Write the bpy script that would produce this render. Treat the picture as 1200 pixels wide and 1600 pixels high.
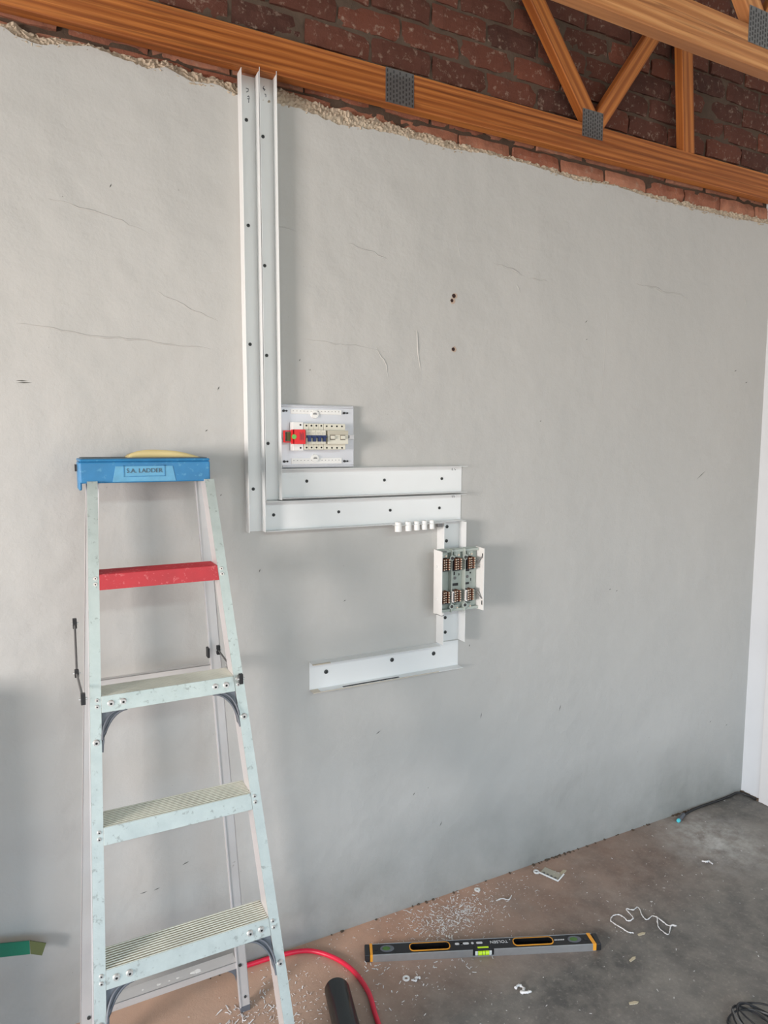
import bpy, math, random
from mathutils import Vector, Matrix, noise
for o in list(bpy.data.objects): bpy.data.objects.remove(o, do_unlink=True)
S = bpy.context.scene
C = S.collection
random.seed(7)

# ------------------------------------------------------------------ camera, world, lights, exposure
YAW, PITCH, ROLL = 0.46810447, -0.10004923, 0.00150466
cy, sy = math.cos(YAW), math.sin(YAW); cp, sp = math.cos(PITCH), math.sin(PITCH)
f = Vector((sy*cp, cy*cp, sp)); r = Vector((cy, -sy, 0)); u = Vector((-sy*sp, -cy*sp, cp))
r3 = r*math.cos(ROLL) + u*math.sin(ROLL); u3 = u*math.cos(ROLL) - r*math.sin(ROLL)
cam = bpy.data.objects.new('camera', bpy.data.cameras.new('camera')); C.objects.link(cam)
m = Matrix((r3, u3, -f)).transposed().to_4x4(); m.translation = Vector((0, -2.12, 1.76)); cam.matrix_world = m
cam.data.sensor_fit = 'VERTICAL'; cam.data.sensor_height = 36; cam.data.lens = 36*1060/1600
cam.data.clip_start = 0.05; cam.data.clip_end = 200
S.camera = cam

S.view_settings.view_transform = 'Standard'; S.view_settings.look = 'None'
S.view_settings.gamma = 1; S.view_settings.use_curve_mapping = False
S.view_settings.exposure = -0.12

# overcast bluish sky above the horizon, sunlit reddish ground below it, seen through the two openings
W = bpy.data.worlds.new('sky'); S.world = W; W.use_nodes = True
wn = W.node_tree; bg = wn.nodes['Background']
SKY, GROUND = 3.0, 1.3
wt = wn.nodes.new('ShaderNodeTexCoord'); ws = wn.nodes.new('ShaderNodeSeparateXYZ'); wr_ = wn.nodes.new('ShaderNodeValToRGB')
wm = wn.nodes.new('ShaderNodeMapRange'); wm.inputs[1].default_value = -1; wm.inputs[2].default_value = 1
wn.links.new(wt.outputs['Generated'], ws.inputs[0]); wn.links.new(ws.outputs[2], wm.inputs[0]); wn.links.new(wm.outputs[0], wr_.inputs[0])
e = wr_.color_ramp.elements; e[0].position = 0; e[1].position = 1; e.new(.485); e.new(.52); e.new(.62)
gcol = tuple(GROUND/SKY*c for c in (1.0, .80, .66))
for k, c in zip(e, (gcol, gcol, (.80, .90, 1.0), (.45, .72, 1.0), (.30, .55, 1.0))): k.color = (*c, 1)
wn.links.new(wr_.outputs[0], bg.inputs[0]); bg.inputs[1].default_value = SKY

def area(name, loc, target, sx, sy_, power, col):
    l = bpy.data.lights.new(name, 'AREA'); l.shape = 'RECTANGLE'; l.size = sx; l.size_y = sy_; l.energy = power; l.color = col
    o = bpy.data.objects.new(name, l); C.objects.link(o); o.location = loc
    o.rotation_euler = (Vector(target)-Vector(loc)).to_track_quat('-Z', 'Y').to_euler()
# the bright patch of sky outside the side opening, partly cut off by its lintel
area('bright_sky_patch', (-3.5, -2.1, 1.72), (0, -1.9, 1.6), 1.25, .8, 250, (1.0, .90, .845))
# added thin light band behind the camera, throws the shadow bands under ledges
area('added_band_light', (.6, -4.36, 3.05), (.6, 0, 1.3), 4.6, .22, 46, (.88, 1.0, .96))
def portal(name, loc, target, sx, sy_):
    l = bpy.data.lights.new(name, 'AREA'); l.shape = 'RECTANGLE'; l.size = sx; l.size_y = sy_; l.cycles.is_portal = True
    o = bpy.data.objects.new(name, l); C.objects.link(o); o.location = loc
    o.rotation_euler = (Vector(target)-Vector(loc)).to_track_quat('-Z', 'Y').to_euler()
portal('side_opening_daylight', (-2.78, -2.6, 1.06), (0, -2.6, 1.06), 2.8, 2.12)
portal('garage_opening_daylight', (.3, -4.38, 1.06), (.3, 0, 1.06), 4.6, 2.12)

# ------------------------------------------------------------------ helpers
def NT(name):
    mt = bpy.data.materials.new(name); mt.use_nodes = True
    nt = mt.node_tree; b = nt.nodes['Principled BSDF']
    return mt, nt, b
def N(nt, t, **k):
    n = nt.nodes.new(t)
    for a, v in k.items():
        if a in n.inputs.keys(): n.inputs[a].default_value = v
        else: setattr(n, a, v)
    return n
def L(nt, a, b): nt.links.new(a, b)
def coords(nt, scale=(1, 1, 1), rot=(0, 0, 0)):
    tc = N(nt, 'ShaderNodeTexCoord'); mp = N(nt, 'ShaderNodeMapping')
    mp.inputs['Scale'].default_value = scale; mp.inputs['Rotation'].default_value = rot
    L(nt, tc.outputs['Object'], mp.inputs['Vector']); return mp.outputs[0]
def noise_n(nt, v, scale, detail=6, rough=.6, dist=0):
    n = N(nt, 'ShaderNodeTexNoise'); n.inputs['Scale'].default_value = scale; n.inputs['Detail'].default_value = detail
    n.inputs['Roughness'].default_value = rough; n.inputs['Distortion'].default_value = dist
    L(nt, v, n.inputs['Vector']); return n.outputs['Fac']
def ramp(nt, fac, stops):
    n = N(nt, 'ShaderNodeValToRGB'); e = n.color_ramp.elements
    while len(e) < len(stops): e.new(0.5)
    for i, (p, c) in enumerate(stops):
        e[i].position = p; e[i].color = (c, c, c, 1) if isinstance(c, (int, float)) else (*c, 1)
    L(nt, fac, n.inputs[0]); return n.outputs[0]
def mix(nt, fac, a, b, mode='MIX'):
    n = N(nt, 'ShaderNodeMix'); n.data_type = 'RGBA'; n.blend_type = mode
    if isinstance(fac, (int, float)): n.inputs[0].default_value = fac
    else: L(nt, fac, n.inputs[0])
    for i, x in ((6, a), (7, b)):
        if isinstance(x, tuple): n.inputs[i].default_value = (*x[:3], 1)
        else: L(nt, x, n.inputs[i])
    return n.outputs[2]
def math_n(nt, op, a, b=0.0):
    n = N(nt, 'ShaderNodeMath'); n.operation = op
    for i, x in ((0, a), (1, b)):
        if isinstance(x, (int, float)): n.inputs[i].default_value = x
        else: L(nt, x, n.inputs[i])
    return n.outputs[0]
def bump(nt, b, h, strength=.3, dist=.01, prev=None):
    n = N(nt, 'ShaderNodeBump'); n.inputs['Strength'].default_value = strength; n.inputs['Distance'].default_value = dist
    L(nt, h, n.inputs['Height'])
    if prev is not None: L(nt, prev, n.inputs['Normal'])
    L(nt, n.outputs[0], b.inputs['Normal']); return n.outputs[0]

def pm(name, col, rough=.5, metal=0., var=.10, scale=25, bstr=.05, bscale=300, spots=None, spot_scale=30, spot_thr=.66, spec=None):
    mt, nt, b = NT(name); v = coords(nt)
    n1 = noise_n(nt, v, scale)
    lo = tuple(c*(1-var) for c in col); hi = tuple(min(1, c*(1+var)) for c in col)
    c = mix(nt, n1, lo, hi)
    if spots:
        n2 = noise_n(nt, v, spot_scale, 8, .65)
        c = mix(nt, ramp(nt, n2, [(spot_thr-.02, 0), (spot_thr+.03, 1)]), c, spots)
    L(nt, c, b.inputs['Base Color'])
    b.inputs['Metallic'].default_value = metal
    rr = N(nt, 'ShaderNodeMapRange'); rr.inputs[3].default_value = max(0, rough-.08); rr.inputs[4].default_value = min(1, rough+.08)
    L(nt, n1, rr.inputs[0]); L(nt, rr.outputs[0], b.inputs['Roughness'])
    if spec is not None: b.inputs['Specular IOR Level'].default_value = spec
    bump(nt, b, noise_n(nt, v, bscale, 3), bstr, .002)
    return mt

M = {}
M['trunk'] = pm('painted_white_steel', (.78, .80, .80), .38, 0, .03, 6, .02, 60)
M['trunk_edge'] = pm('worn_trunking_edge', (.62, .56, .46), .5, 0, .15, 60)
M['screw'] = pm('dark_screw_steel', (.07, .075, .075), .45, .6, .3, 200)
M['screw_slot'] = pm('black_screw_recess', (.01, .01, .01), .8)
M['alu'] = pm('aged_aluminium', (.47, .51, .48), .42, .5, .24, 22, .12, 260, (.34, .36, .335), 62, .61)
M['alu_web'] = pm('aluminium_clean', (.72, .70, .70), .40, .45, .07, 9, .05, 260, (.25, .23, .22), 34, .74)
M['alu_rear'] = pm('aluminium_rear', (.66, .65, .64), .42, .5, .08, 12, .05, 260, (.3, .27, .25), 30, .72)
M['tread'] = pm('dirty_ribbed_aluminium', (.30, .28, .20), .6, .3, .5, 7, .1, 200, (.16, .14, .08), 55, .64)
M['ridge'] = pm('worn_bright_ridge', (.66, .65, .56), .4, .4, .3, 9, .05, 200)
M['red_step'] = pm('red_painted_aluminium', (.50, .035, .045), .45, .1, .3, 14, .08, 200, (.60, .12, .125), 75, .60)
M['cap'] = pm('blue_plastic', (.03, .20, .42), .42, 0, .3, 14, .08, 200, (.075, .28, .48), 60, .60)
M['cap_pale'] = pm('scuffed_blue_plastic', (.12, .36, .56), .45, 0, .25, 40, .08, 200)
M['cap_dark'] = pm('dirty_cap_tread', (.07, .10, .12), .7, 0, .4, 60, .2, 150)
M['black_plastic'] = pm('black_plastic', (.02, .02, .022), .45, 0, .3, 60)
M['grey_plastic'] = pm('dark_grey_brace_plastic', (.12, .13, .15), .42, 0, .15, 30)
M['rivet'] = pm('bright_rivet', (.80, .80, .78), .3, .6, .06, 80)
M['yellow'] = pm('yellow_cloth', (.66, .55, .27), .7, 0, .08, 20)
M['black_face'] = pm('black_level_paint', (.015, .015, .017), .35, 0, .3, 80)
M['level_alu'] = pm('milled_aluminium', (.50, .50, .50), .38, .7, .10, 60)
M['orange'] = pm('orange_trim', (.85, .36, .03), .4)
M['lime'] = pm('lime_vial', (.62, .90, .03), .15)
M['green_vial'] = pm('green_vial', (.07, .17, .035), .2, 0, .4, 60)
M['white_pl'] = pm('white_plastic', (.82, .82, .80), .35, 0, .03)
M['white_ink'] = pm('white_print', (.75, .75, .75), .5)
M['cream'] = pm('cream_plastic', (.70, .68, .58), .38, 0, .04)
M['beige'] = pm('beige_plastic', (.50, .47, .38), .4, 0, .05)
M['toggle_recess'] = pm('dark_beige_plastic', (.22, .20, .16), .5)
M['label_red'] = pm('bright_red_plastic', (.75, .015, .02), .35, 0, .05)
M['label_green'] = pm('green_sticker', (.15, .50, .10), .4)
M['blue_toggle'] = pm('navy_toggle', (.012, .03, .12), .35)
M['plate'] = pm('glossy_pale_plate', (.68, .70, .74), .22, .3, .04, 8)
M['hose'] = pm('red_hose', (.75, .02, .06), .35, 0, .12, 50)
M['tube'] = pm('black_pipe', (.03, .04, .045), .24, 0, .3, 40, .04, 150)
M['copper'] = pm('copper_clamps', (.32, .12, .06), .35, .8, .3, 200)
M['brass'] = pm('bright_clamp_ends', (.85, .70, .55), .3, .6, .2, 200)
M['galv'] = pm('galvanised_plate', (.20, .20, .20), .5, .6, .2, 60)
M['galv_dark'] = pm('punched_slots', (.05, .05, .05), .7)
M['chassis'] = pm('grey_moulded_plastic', (.42, .47, .43), .45, 0, .15, 60)
M['shaving'] = pm('white_shavings', (.78, .77, .76), .5, 0, .05)
M['green_strap'] = pm('green_strap', (.008, .15, .09), .35, 0, .1)
M['olive'] = pm('olive_strap_end', (.10, .12, .045), .5)
M['cable'] = pm('black_cable', (.02, .02, .022), .5)
M['cyan'] = pm('cyan_tip', (.10, .65, .75), .3)
M['wood_chip'] = pm('pale_wood_chip', (.55, .47, .33), .8)
M['ink'] = pm('marker_ink', (.04, .05, .07), .7)
M['door_white'] = pm('white_gloss_paint', (.78, .78, .78), .35, 0, .03, 5)
M['rust'] = pm('rusty_hinge', (.18, .09, .04), .7, .3, .4, 60)

def m_wall():
    mt, nt, b = NT('grey_painted_plaster'); v = coords(nt)
    big = noise_n(nt, v, 1.3, 4, .5); mid = noise_n(nt, v, 9, 6, .6)
    c = mix(nt, big, (.475, .472, .452), (.535, .530, .510))
    c = mix(nt, ramp(nt, mid, [(.35, 0), (.75, .35)]), c, (.48, .48, .465))
    # brownish grime with floor-level shade painted in low down, and small flecks
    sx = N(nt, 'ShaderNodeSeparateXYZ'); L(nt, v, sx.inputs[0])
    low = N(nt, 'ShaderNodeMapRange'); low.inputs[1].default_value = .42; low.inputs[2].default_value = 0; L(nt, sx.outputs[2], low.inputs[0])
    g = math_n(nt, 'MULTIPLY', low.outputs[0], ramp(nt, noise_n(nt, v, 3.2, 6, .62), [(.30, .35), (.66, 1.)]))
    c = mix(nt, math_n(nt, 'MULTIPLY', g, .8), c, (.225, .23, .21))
    fl = noise_n(nt, v, 75, 3, .5)
    c = mix(nt, ramp(nt, fl, [(.745, 0), (.78, .6)]), c, (.16, .14, .12))
    vs = coords(nt, (6, 6, 30)); sc = noise_n(nt, vs, 1.1, 5, .7, .6)
    c = mix(nt, ramp(nt, sc, [(.68, 0), (.76, .25)]), c, (.60, .59, .56))
    L(nt, c, b.inputs['Base Color']); b.inputs['Roughness'].default_value = .42
    b.inputs['Specular IOR Level'].default_value = .35
    bp = bump(nt, b, noise_n(nt, v, 2.4, 3, .5), .7, .035)
    bp = bump(nt, b, noise_n(nt, v, 12, 6, .6), .4, .010, bp)
    bump(nt, b, noise_n(nt, v, 120, 4, .6), .16, .002, bp)
    return mt
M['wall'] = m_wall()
M['shade_block'] = pm('shade_block_orange', (.55, .27, .15), .9)  # warm orange on the added shading block, so its bounce is warm
M['white_wall'] = pm('white_wall_paint', (.76, .79, .82), .5, 0, .04, 5, .15, 60)

def m_floor():
    mt, nt, b = NT('dusty_concrete'); v = coords(nt)
    sx = N(nt, 'ShaderNodeSeparateXYZ'); L(nt, v, sx.inputs[0])
    a = noise_n(nt, v, 2.2, 8, .65, .4); a2 = noise_n(nt, v, 11, 8, .7); a3 = noise_n(nt, v, 60, 6, .7)
    c = ramp(nt, a, [(.30, (.07, .069, .067)), (.48, (.135, .126, .116)), (.72, (.27, .25, .225))])
    c = mix(nt, ramp(nt, a2, [(.42, .0), (.7, .5)]), c, (.33, .30, .26))
    c = mix(nt, ramp(nt, a3, [(.55, 0), (.72, .45)]), c, (.42, .385, .34))
    # red brick dust near the wall, strongest towards the left
    near = N(nt, 'ShaderNodeMapRange'); near.inputs[1].default_value = -.52; near.inputs[2].default_value = -.02; L(nt, sx.outputs[1], near.inputs[0])
    lft = N(nt, 'ShaderNodeMapRange'); lft.inputs[1].default_value = 2.9; lft.inputs[2].default_value = 1.1; L(nt, sx.outputs[0], lft.inputs[0])
    k = math_n(nt, 'MULTIPLY', near.outputs[0], lft.outputs[0])
    k = math_n(nt, 'MULTIPLY', k, ramp(nt, noise_n(nt, v, 6, 6, .6), [(.3, .55), (.62, 1.)]))
    c = mix(nt, math_n(nt, 'MULTIPLY', k, .85), c, (.66, .38, .26))
    lx = N(nt, 'ShaderNodeMapRange'); lx.inputs[1].default_value = 1.05; lx.inputs[2].default_value = .6; L(nt, sx.outputs[0], lx.inputs[0])
    ly = N(nt, 'ShaderNodeMapRange'); ly.inputs[1].default_value = -.9; ly.inputs[2].default_value = -.3; L(nt, sx.outputs[1], ly.inputs[0])
    c = mix(nt, math_n(nt, 'MULTIPLY', math_n(nt, 'MULTIPLY', lx.outputs[0], ly.outputs[0]), .6), c, (.56, .39, .29))
    # pale spilled powder in the corner
    d = N(nt, 'ShaderNodeVectorMath'); d.operation = 'DISTANCE'; L(nt, v, d.inputs[0]); d.inputs[1].default_value = (2.62, -.22, 0)
    pw = N(nt, 'ShaderNodeMapRange'); pw.inputs[1].default_value = .30; pw.inputs[2].default_value = .02; L(nt, d.outputs['Value'], pw.inputs[0])
    c = mix(nt, math_n(nt, 'MULTIPLY', pw.outputs[0], ramp(nt, noise_n(nt, v, 14, 6, .7), [(.35, .1), (.65, .9)])), c, (.60, .59, .56))
    L(nt, c, b.inputs['Base Color'])
    L(nt, ramp(nt, a, [(.3, .42), (.7, .75)]), b.inputs['Roughness']); b.inputs['Specular IOR Level'].default_value = .35
    bp = bump(nt, b, noise_n(nt, v, 18, 8, .7), .25, .006)
    bump(nt, b, noise_n(nt, v, 180, 4, .6), .25, .002, bp)
    return mt
M['floor'] = m_floor()

def m_brick():
    mt, nt, b = NT('rough_red_clay_brick'); v = coords(nt)
    at = N(nt, 'ShaderNodeAttribute'); at.attribute_name = 'tone'
    a = noise_n(nt, v, 14, 7, .65); a2 = noise_n(nt, v, 45, 6, .7)
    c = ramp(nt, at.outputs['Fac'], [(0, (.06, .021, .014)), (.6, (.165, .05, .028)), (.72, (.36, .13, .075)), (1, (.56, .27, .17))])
    c = mix(nt, ramp(nt, a, [(.40, 0), (.72, .55)]), c, (.13, .05, .035))
    c = mix(nt, ramp(nt, a2, [(.56, 0), (.70, .55)]), c, (.46, .36, .28))
    L(nt, c, b.inputs['Base Color']); b.inputs['Roughness'].default_value = .85
    bp = bump(nt, b, a, .5, .01); bump(nt, b, noise_n(nt, v, 130, 5, .7), .5, .004, bp)
    return mt
M['brick'] = m_brick()
M['mortar'] = pm('grey_brown_mortar', (.10, .068, .048), .9, 0, .35, 30, .9, 90)
M['plaster_edge'] = pm('crumbling_sandy_plaster', (.52, .44, .34), .95, 0, .3, 35, .6, 120, (.20, .15, .10), 28, .64)
def m_wood(name, c0, c1, c2):
    mt, nt, b = NT(name)
    v = coords(nt, (.9, 14, 14))
    n = noise_n(nt, v, 1.6, 4, .55, 1.2)
    w = N(nt, 'ShaderNodeTexWave'); w.bands_direction = 'Z'; w.inputs['Scale'].default_value = .9; w.inputs['Distortion'].default_value = 8
    w.inputs['Detail'].default_value = 3; w.inputs['Detail Scale'].default_value = .7; L(nt, v, w.inputs['Vector'])
    c = ramp(nt, w.outputs['Fac'], [(.0, c0), (.45, c1), (1, c2)])
    c = mix(nt, ramp(nt, n, [(.35, .0), (.75, .5)]), c, c1)
    fine = noise_n(nt, coords(nt, (3, 150, 150)), 1, 3, .6)
    c = mix(nt, ramp(nt, fine, [(.42, 0), (.70, .75)]), c, c0)
    st = noise_n(nt, coords(nt, (.8, 40, 40)), 1.4, 3, .5, .4)
    c = mix(nt, ramp(nt, st, [(.60, 0), (.66, .6), (.72, .1)]), c, (.14, .04, .01))
    v2 = coords(nt, (2.2, 9, 9)); vo = N(nt, 'ShaderNodeTexVoronoi'); vo.inputs['Scale'].default_value = .9; L(nt, v2, vo.inputs['Vector'])
    kn = N(nt, 'ShaderNodeMapRange'); kn.inputs[1].default_value = .13; kn.inputs[2].default_value = .04; L(nt, vo.outputs['Distance'], kn.inputs[0])
    c = mix(nt, math_n(nt, 'MULTIPLY', kn.outputs[0], .7), c, (.10, .03, .01))
    L(nt, c, b.inputs['Base Color']); b.inputs['Roughness'].default_value = .55
    bump(nt, b, fine, .25, .002)
    return mt
M['wood'] = m_wood('treated_pine', (.27, .075, .016), (.50, .165, .033), (.60, .23, .055))
M['wood2'] = m_wood('pale_pine', (.34, .125, .035), (.52, .22, .07), (.62, .31, .115))

class Bm:
    """collects shapes that become ONE mesh object"""
    def __init__(s): s.v = []; s.f = []; s.mi = []; s.sm = []
    def add(s, vs, fs, mi=0, smooth=False):
        n = len(s.v); s.v += [tuple(v) for v in vs]
        for fc in fs: s.f.append([n+i for i in fc]); s.mi.append(mi); s.sm.append(smooth)
        return s
    def box(s, x0, x1, y0, y1, z0, z1, mi=0):
        vs = [(x, y, z) for z in (z0, z1) for y in (y0, y1) for x in (x0, x1)]
        return s.add(vs, [(0, 2, 3, 1), (4, 5, 7, 6), (0, 1, 5, 4), (2, 6, 7, 3), (0, 4, 6, 2), (1, 3, 7, 5)], mi)
    def hexa(s, b, t, mi=0):  # bottom 4, top 4 (both counter-clockwise seen from above)
        return s.add(list(b)+list(t), [(3, 2, 1, 0), (4, 5, 6, 7), (0, 1, 5, 4), (1, 2, 6, 5), (2, 3, 7, 6), (3, 0, 4, 7)], mi)
    def cyl(s, a, b, ra, rb=None, n=16, mi=0, caps=True):
        rb = ra if rb is None else rb
        a = Vector(a); b = Vector(b); d = (b-a).normalized(); x = d.orthogonal().normalized(); y = d.cross(x)
        vs = []
        for p, rr in ((a, ra), (b, rb)):
            for i in range(n):
                t = 2*math.pi*i/n; vs.append(p + x*math.cos(t)*rr + y*math.sin(t)*rr)
        s.add(vs, [(i, (i+1) % n, n+(i+1) % n, n+i) for i in range(n)], mi, True)
        if caps: s.add(vs[:n], [tuple(range(n))[::-1]], mi); s.add(vs[n:], [tuple(range(n))], mi)
        return s
    def prism(s, pts, axis, a, b, mi=0):
        n = len(pts)
        def P(p, t):
            return {'x': (t, p[0], p[1]), 'y': (p[0], t, p[1]), 'z': (p[0], p[1], t)}[axis]
        vs = [P(p, a) for p in pts]+[P(p, b) for p in pts]
        s.add(vs, [tuple(range(n))[::-1], tuple(range(n, 2*n))]+[(i, (i+1) % n, n+(i+1) % n, n+i) for i in range(n)], mi)
        return s
    def tube(s, pts, rad, n=10, mi=0):
        pts = [Vector(p) for p in pts]; k = len(pts); vs = []
        for i, p in enumerate(pts):
            d = (pts[min(i+1, k-1)]-pts[max(i-1, 0)]).normalized()
            x = d.cross(Vector((0, 0, 1))) if abs(d.z) < .9 else d.cross(Vector((1, 0, 0))); x.normalize(); y = d.cross(x)
            rr = rad(i/(k-1)) if callable(rad) else rad
            for j in range(n):
                t = 2*math.pi*j/n; vs.append(p+x*math.cos(t)*rr+y*math.sin(t)*rr)
        fs = [(i*n+j, i*n+(j+1) % n, (i+1)*n+(j+1) % n, (i+1)*n+j) for i in range(k-1) for j in range(n)]
        s.add(vs, fs, mi, True); s.add(vs[:n], [tuple(range(n))], mi); s.add(vs[-n:], [tuple(range(n))[::-1]], mi)
        return s
    def obj(s, name, mats, parent=None, bevel=0, **tags):
        me = bpy.data.meshes.new(name); off = parent_world(parent)
        me.from_pydata([Vector(v)-off for v in s.v], [], s.f)
        for mt in (mats if isinstance(mats, (list, tuple)) else [mats]): me.materials.append(M[mt])
        for p, mi, sm in zip(me.polygons, s.mi, s.sm): p.material_index = mi; p.use_smooth = sm
        me.validate(); 
        import bmesh
        bmm = bmesh.new(); bmm.from_mesh(me); bmesh.ops.recalc_face_normals(bmm, faces=bmm.faces); bmm.to_mesh(me); bmm.free()
        o = bpy.data.objects.new(name, me); C.objects.link(o)
        if parent: o.parent = parent
        if bevel:
            b = o.modifiers.new('bevel', 'BEVEL'); b.width = bevel; b.segments = 2; b.limit_method = 'ANGLE'; b.angle_limit = math.radians(40)
        for k, v in tags.items(): o[k] = v
        return o
def parent_world(p):
    v = Vector((0, 0, 0))
    while p: v += p.location; p = p.parent
    return v
def thing(name, loc, label, cat, group=None):
    o = bpy.data.objects.new(name, None); C.objects.link(o); o.location = loc; o.empty_display_size = .05
    o['label'] = label; o['category'] = cat
    if group: o['group'] = group
    return o
def tag(o, label, cat, group=None, kind=None):
    o['label'] = label; o['category'] = cat
    if group: o['group'] = group
    if kind: o['kind'] = kind
    return o
def arc(c, r, a0, a1, n): return [(c[0]+r*math.cos(math.radians(a0+(a1-a0)*i/n)), c[1]+r*math.sin(math.radians(a0+(a1-a0)*i/n))) for i in range(n+1)]
def smooth(pts, n=6):
    P = [Vector(p) for p in pts]; P = [2*P[0]-P[1]]+P+[2*P[-1]-P[-2]]; out = []
    for i in range(1, len(P)-2):
        for k in range(n):
            t = k/n
            out.append(.5*((2*P[i])+(-P[i-1]+P[i+1])*t+(2*P[i-1]-5*P[i]+4*P[i+1]-P[i+2])*t*t+(-P[i-1]+3*P[i]-3*P[i+1]+P[i+2])*t**3))
    out.append(P[-2]); return out
def text_part(name, body, size, mat, parent, matrix, depth=.0006, align='CENTER'):
    cu = bpy.data.curves.new(name, 'FONT'); cu.body = body; cu.size = size; cu.extrude = depth
    cu.align_x = align; cu.align_y = 'CENTER'
    to = bpy.data.objects.new(name+'_curve', cu); C.objects.link(to)
    dg = bpy.context.evaluated_depsgraph_get(); me = bpy.data.meshes.new_from_object(to.evaluated_get(dg))
    bpy.data.objects.remove(to, do_unlink=True)
    me.name = name; me.materials.clear(); me.materials.append(M[mat])
    me.transform(Matrix.Translation(-parent_world(parent)) @ matrix)
    o = bpy.data.objects.new(name, me); C.objects.link(o); o.parent = parent
    return o

# ------------------------------------------------------------------ the setting
RX = 3.112
EDGE = [(-.044, 2.835), (-.001, 2.818), (.05, 2.812), (.09, 2.822), (.17, 2.839), (.268, 2.824), (.319, 2.816), (.372, 2.832), (.443, 2.809), (.518, 2.818), (.573, 2.802), (.63, 2.81), (.715, 2.805), (.777, 2.805), (.908, 2.784), (1.022, 2.793), (1.167, 2.795), (1.321, 2.788), (1.483, 2.801), (1.686, 2.798), (1.906, 2.78), (2.107, 2.794), (2.323, 2.778), (2.556, 2.775), (2.806, 2.772), (3.074, 2.782), (RX, 2.78)]
def edge_z(x):
    if x <= EDGE[0][0]: z = 2.825+.012*noise.noise(Vector((x*6, 0, 0)))
    else:
        for (a, za), (b, zb) in zip(EDGE, EDGE[1:]):
            if a <= x <= b: z = za+(zb-za)*(x-a)/(b-a); break
        else: z = 2.78
    return z + .005*noise.noise(Vector((x*45, 3, 0))) + .003*noise.noise(Vector((x*140, 7, 0)))
XL = -2.75
w = Bm(); n = 760; xs = [XL+(RX-XL)*i/n for i in range(n+1)]
vs = []
for x in xs: z = edge_z(x); vs += [(x, 0, 0), (x, 0, z), (x, .022, z+.002), (x, .022, 0)]
w.add(vs, [(4*i+a, 4*i+(a+1) % 4, 4*i+4+(a+1) % 4, 4*i+4+a) for i in range(n) for a in range(4)])
# plaster ridges, cracks and nicks that stand out of the paint
def ridge(pts, rad, jit=.004, mi=0):
    q = []
    for (a, b) in zip(pts, pts[1:]):
        k = max(2, int(math.dist(a, b)/.018))
        for i in range(k):
            t = i/k; q.append((a[0]+(b[0]-a[0])*t, 0.0, a[1]+(b[1]-a[1])*t+random.uniform(-jit, jit)))
    w.tube(q, lambda t: 1.5*rad*(.3+.7*math.sin(math.pi*min(1, max(0, t))))*random.uniform(.6, 1.2), 6, mi)
for pts, rad in [([(1.52, 2.425), (1.607, 2.412), (1.69, 2.385)], .0028), ([(1.69, 2.385), (1.80, 2.384)], .0022), ([(2.12, 2.424), (2.196, 2.416)], .0016),
                 ([(2.25, 2.424), (2.36, 2.42), (2.42, 2.405), (2.50, 2.41), (2.58, 2.39)], .0026),
                 ([(.66, 2.44), (.78, 2.43)], .0018), ([(.93, 2.42), (1.03, 2.40), (1.10, 2.38)], .002), ([(.78, 2.10), (1.0, 2.085), (1.10, 2.07)], .0015),
                 ([(1.20, 2.16), (1.205, 2.08), (1.22, 2.0)], .0028), ([(1.04, 2.09), (1.08, 2.03), (1.09, 1.97)], .0018), ([(1.63, 2.36), (1.655, 2.31)], .0024),
                 ([(-.04, 2.08), (.05, 2.075), (.2, 2.06), (.36, 2.055), (.50, 2.045)], .0018), ([(2.09, 2.36), (2.085, 2.15), (2.075, 1.9)], .0008),
                 ([(2.92, 2.47), (2.95, 2.40), (2.985, 2.37)], .0016), ([(.33, 2.20), (.40, 2.17), (.52, 2.13)], .0014), ([(.05, 2.42), (.2, 2.40), (.33, 2.36)], .0016),
                 ([(1.36, 2.50), (1.38, 2.40)], .0013), ([(1.0, 1.02), (1.06, .92)], .0007)]:
    ridge(pts, rad)
def mark(x, z, dx, dz, t=.0016): 
    l = math.hypot(dx, dz); nx, nz = -dz/l*t, dx/l*t
    w.add([(x-dx, -.0004, z-dz), (x+nx, -.0004, z+nz), (x+dx, -.0004, z+dz), (x-nx, -.0004, z-nz)], [(0, 1, 2, 3)], 1)
for a in [(-.035, 1.93, .015, .0), (-.03, 1.925, .02, .001), (.21, 2.48, .003, .006), (.50, 1.93, .003, .006), (.46, 1.80, .004, .003), (.765, 2.03, .002, .004), (.80, 2.0, .0015, .003), (1.98, 2.25, .006, .006), (1.985, 2.18, .004, .001), (1.76, 1.85, .004, .001),
          (2.90, 2.10, .01, .003), (2.98, 2.05, .008, .003), (2.70, 1.62, .03, .02), (2.16, 1.14, .005, .002), (2.2, 1.13, .004, .003), (.62, 1.35, .002, .006), (.5, 1.6, .002, .003), (.47, 1.5, .003, .02),
          (.23, .36, .012, .001), (.27, .36, .01, .002), (.36, .42, .012, .004), (1.2, .45, .004, .006), (1.32, .30, .005, .01), (2.85, .42, .006, .003), (2.97, .38, .006, .002), (.92, 1.22, .004, .002), (1.44, .99, .0012, .005), (1.05, .72, .01, .006), (1.5, .7, .003, .012), (1.9, .66, .004, .014)]:
    mark(*a)
for x, z, rad in ((1.351, 2.289, .0075), (1.343, 2.272, .006), (1.351, 2.101, .0065)):   # drilled holes with a chipped rim
    pr = [(x+.004+(rad+.005)*math.cos(t*.7)*random.uniform(.75, 1.1), z+(rad+.005)*math.sin(t*.7)*random.uniform(.75, 1.1)) for t in range(9)]
    w.prism(pr, 'y', -.0012, .001, 2); w.cyl((x, -.0018, z), (x, .001, z), rad, n=14, mi=3)
M['chip'] = pm('bare_plaster_chip', (.50, .38, .30), .9)
M['hole'] = pm('drill_hole_dark', (.03, .012, .01), .9)
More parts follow.
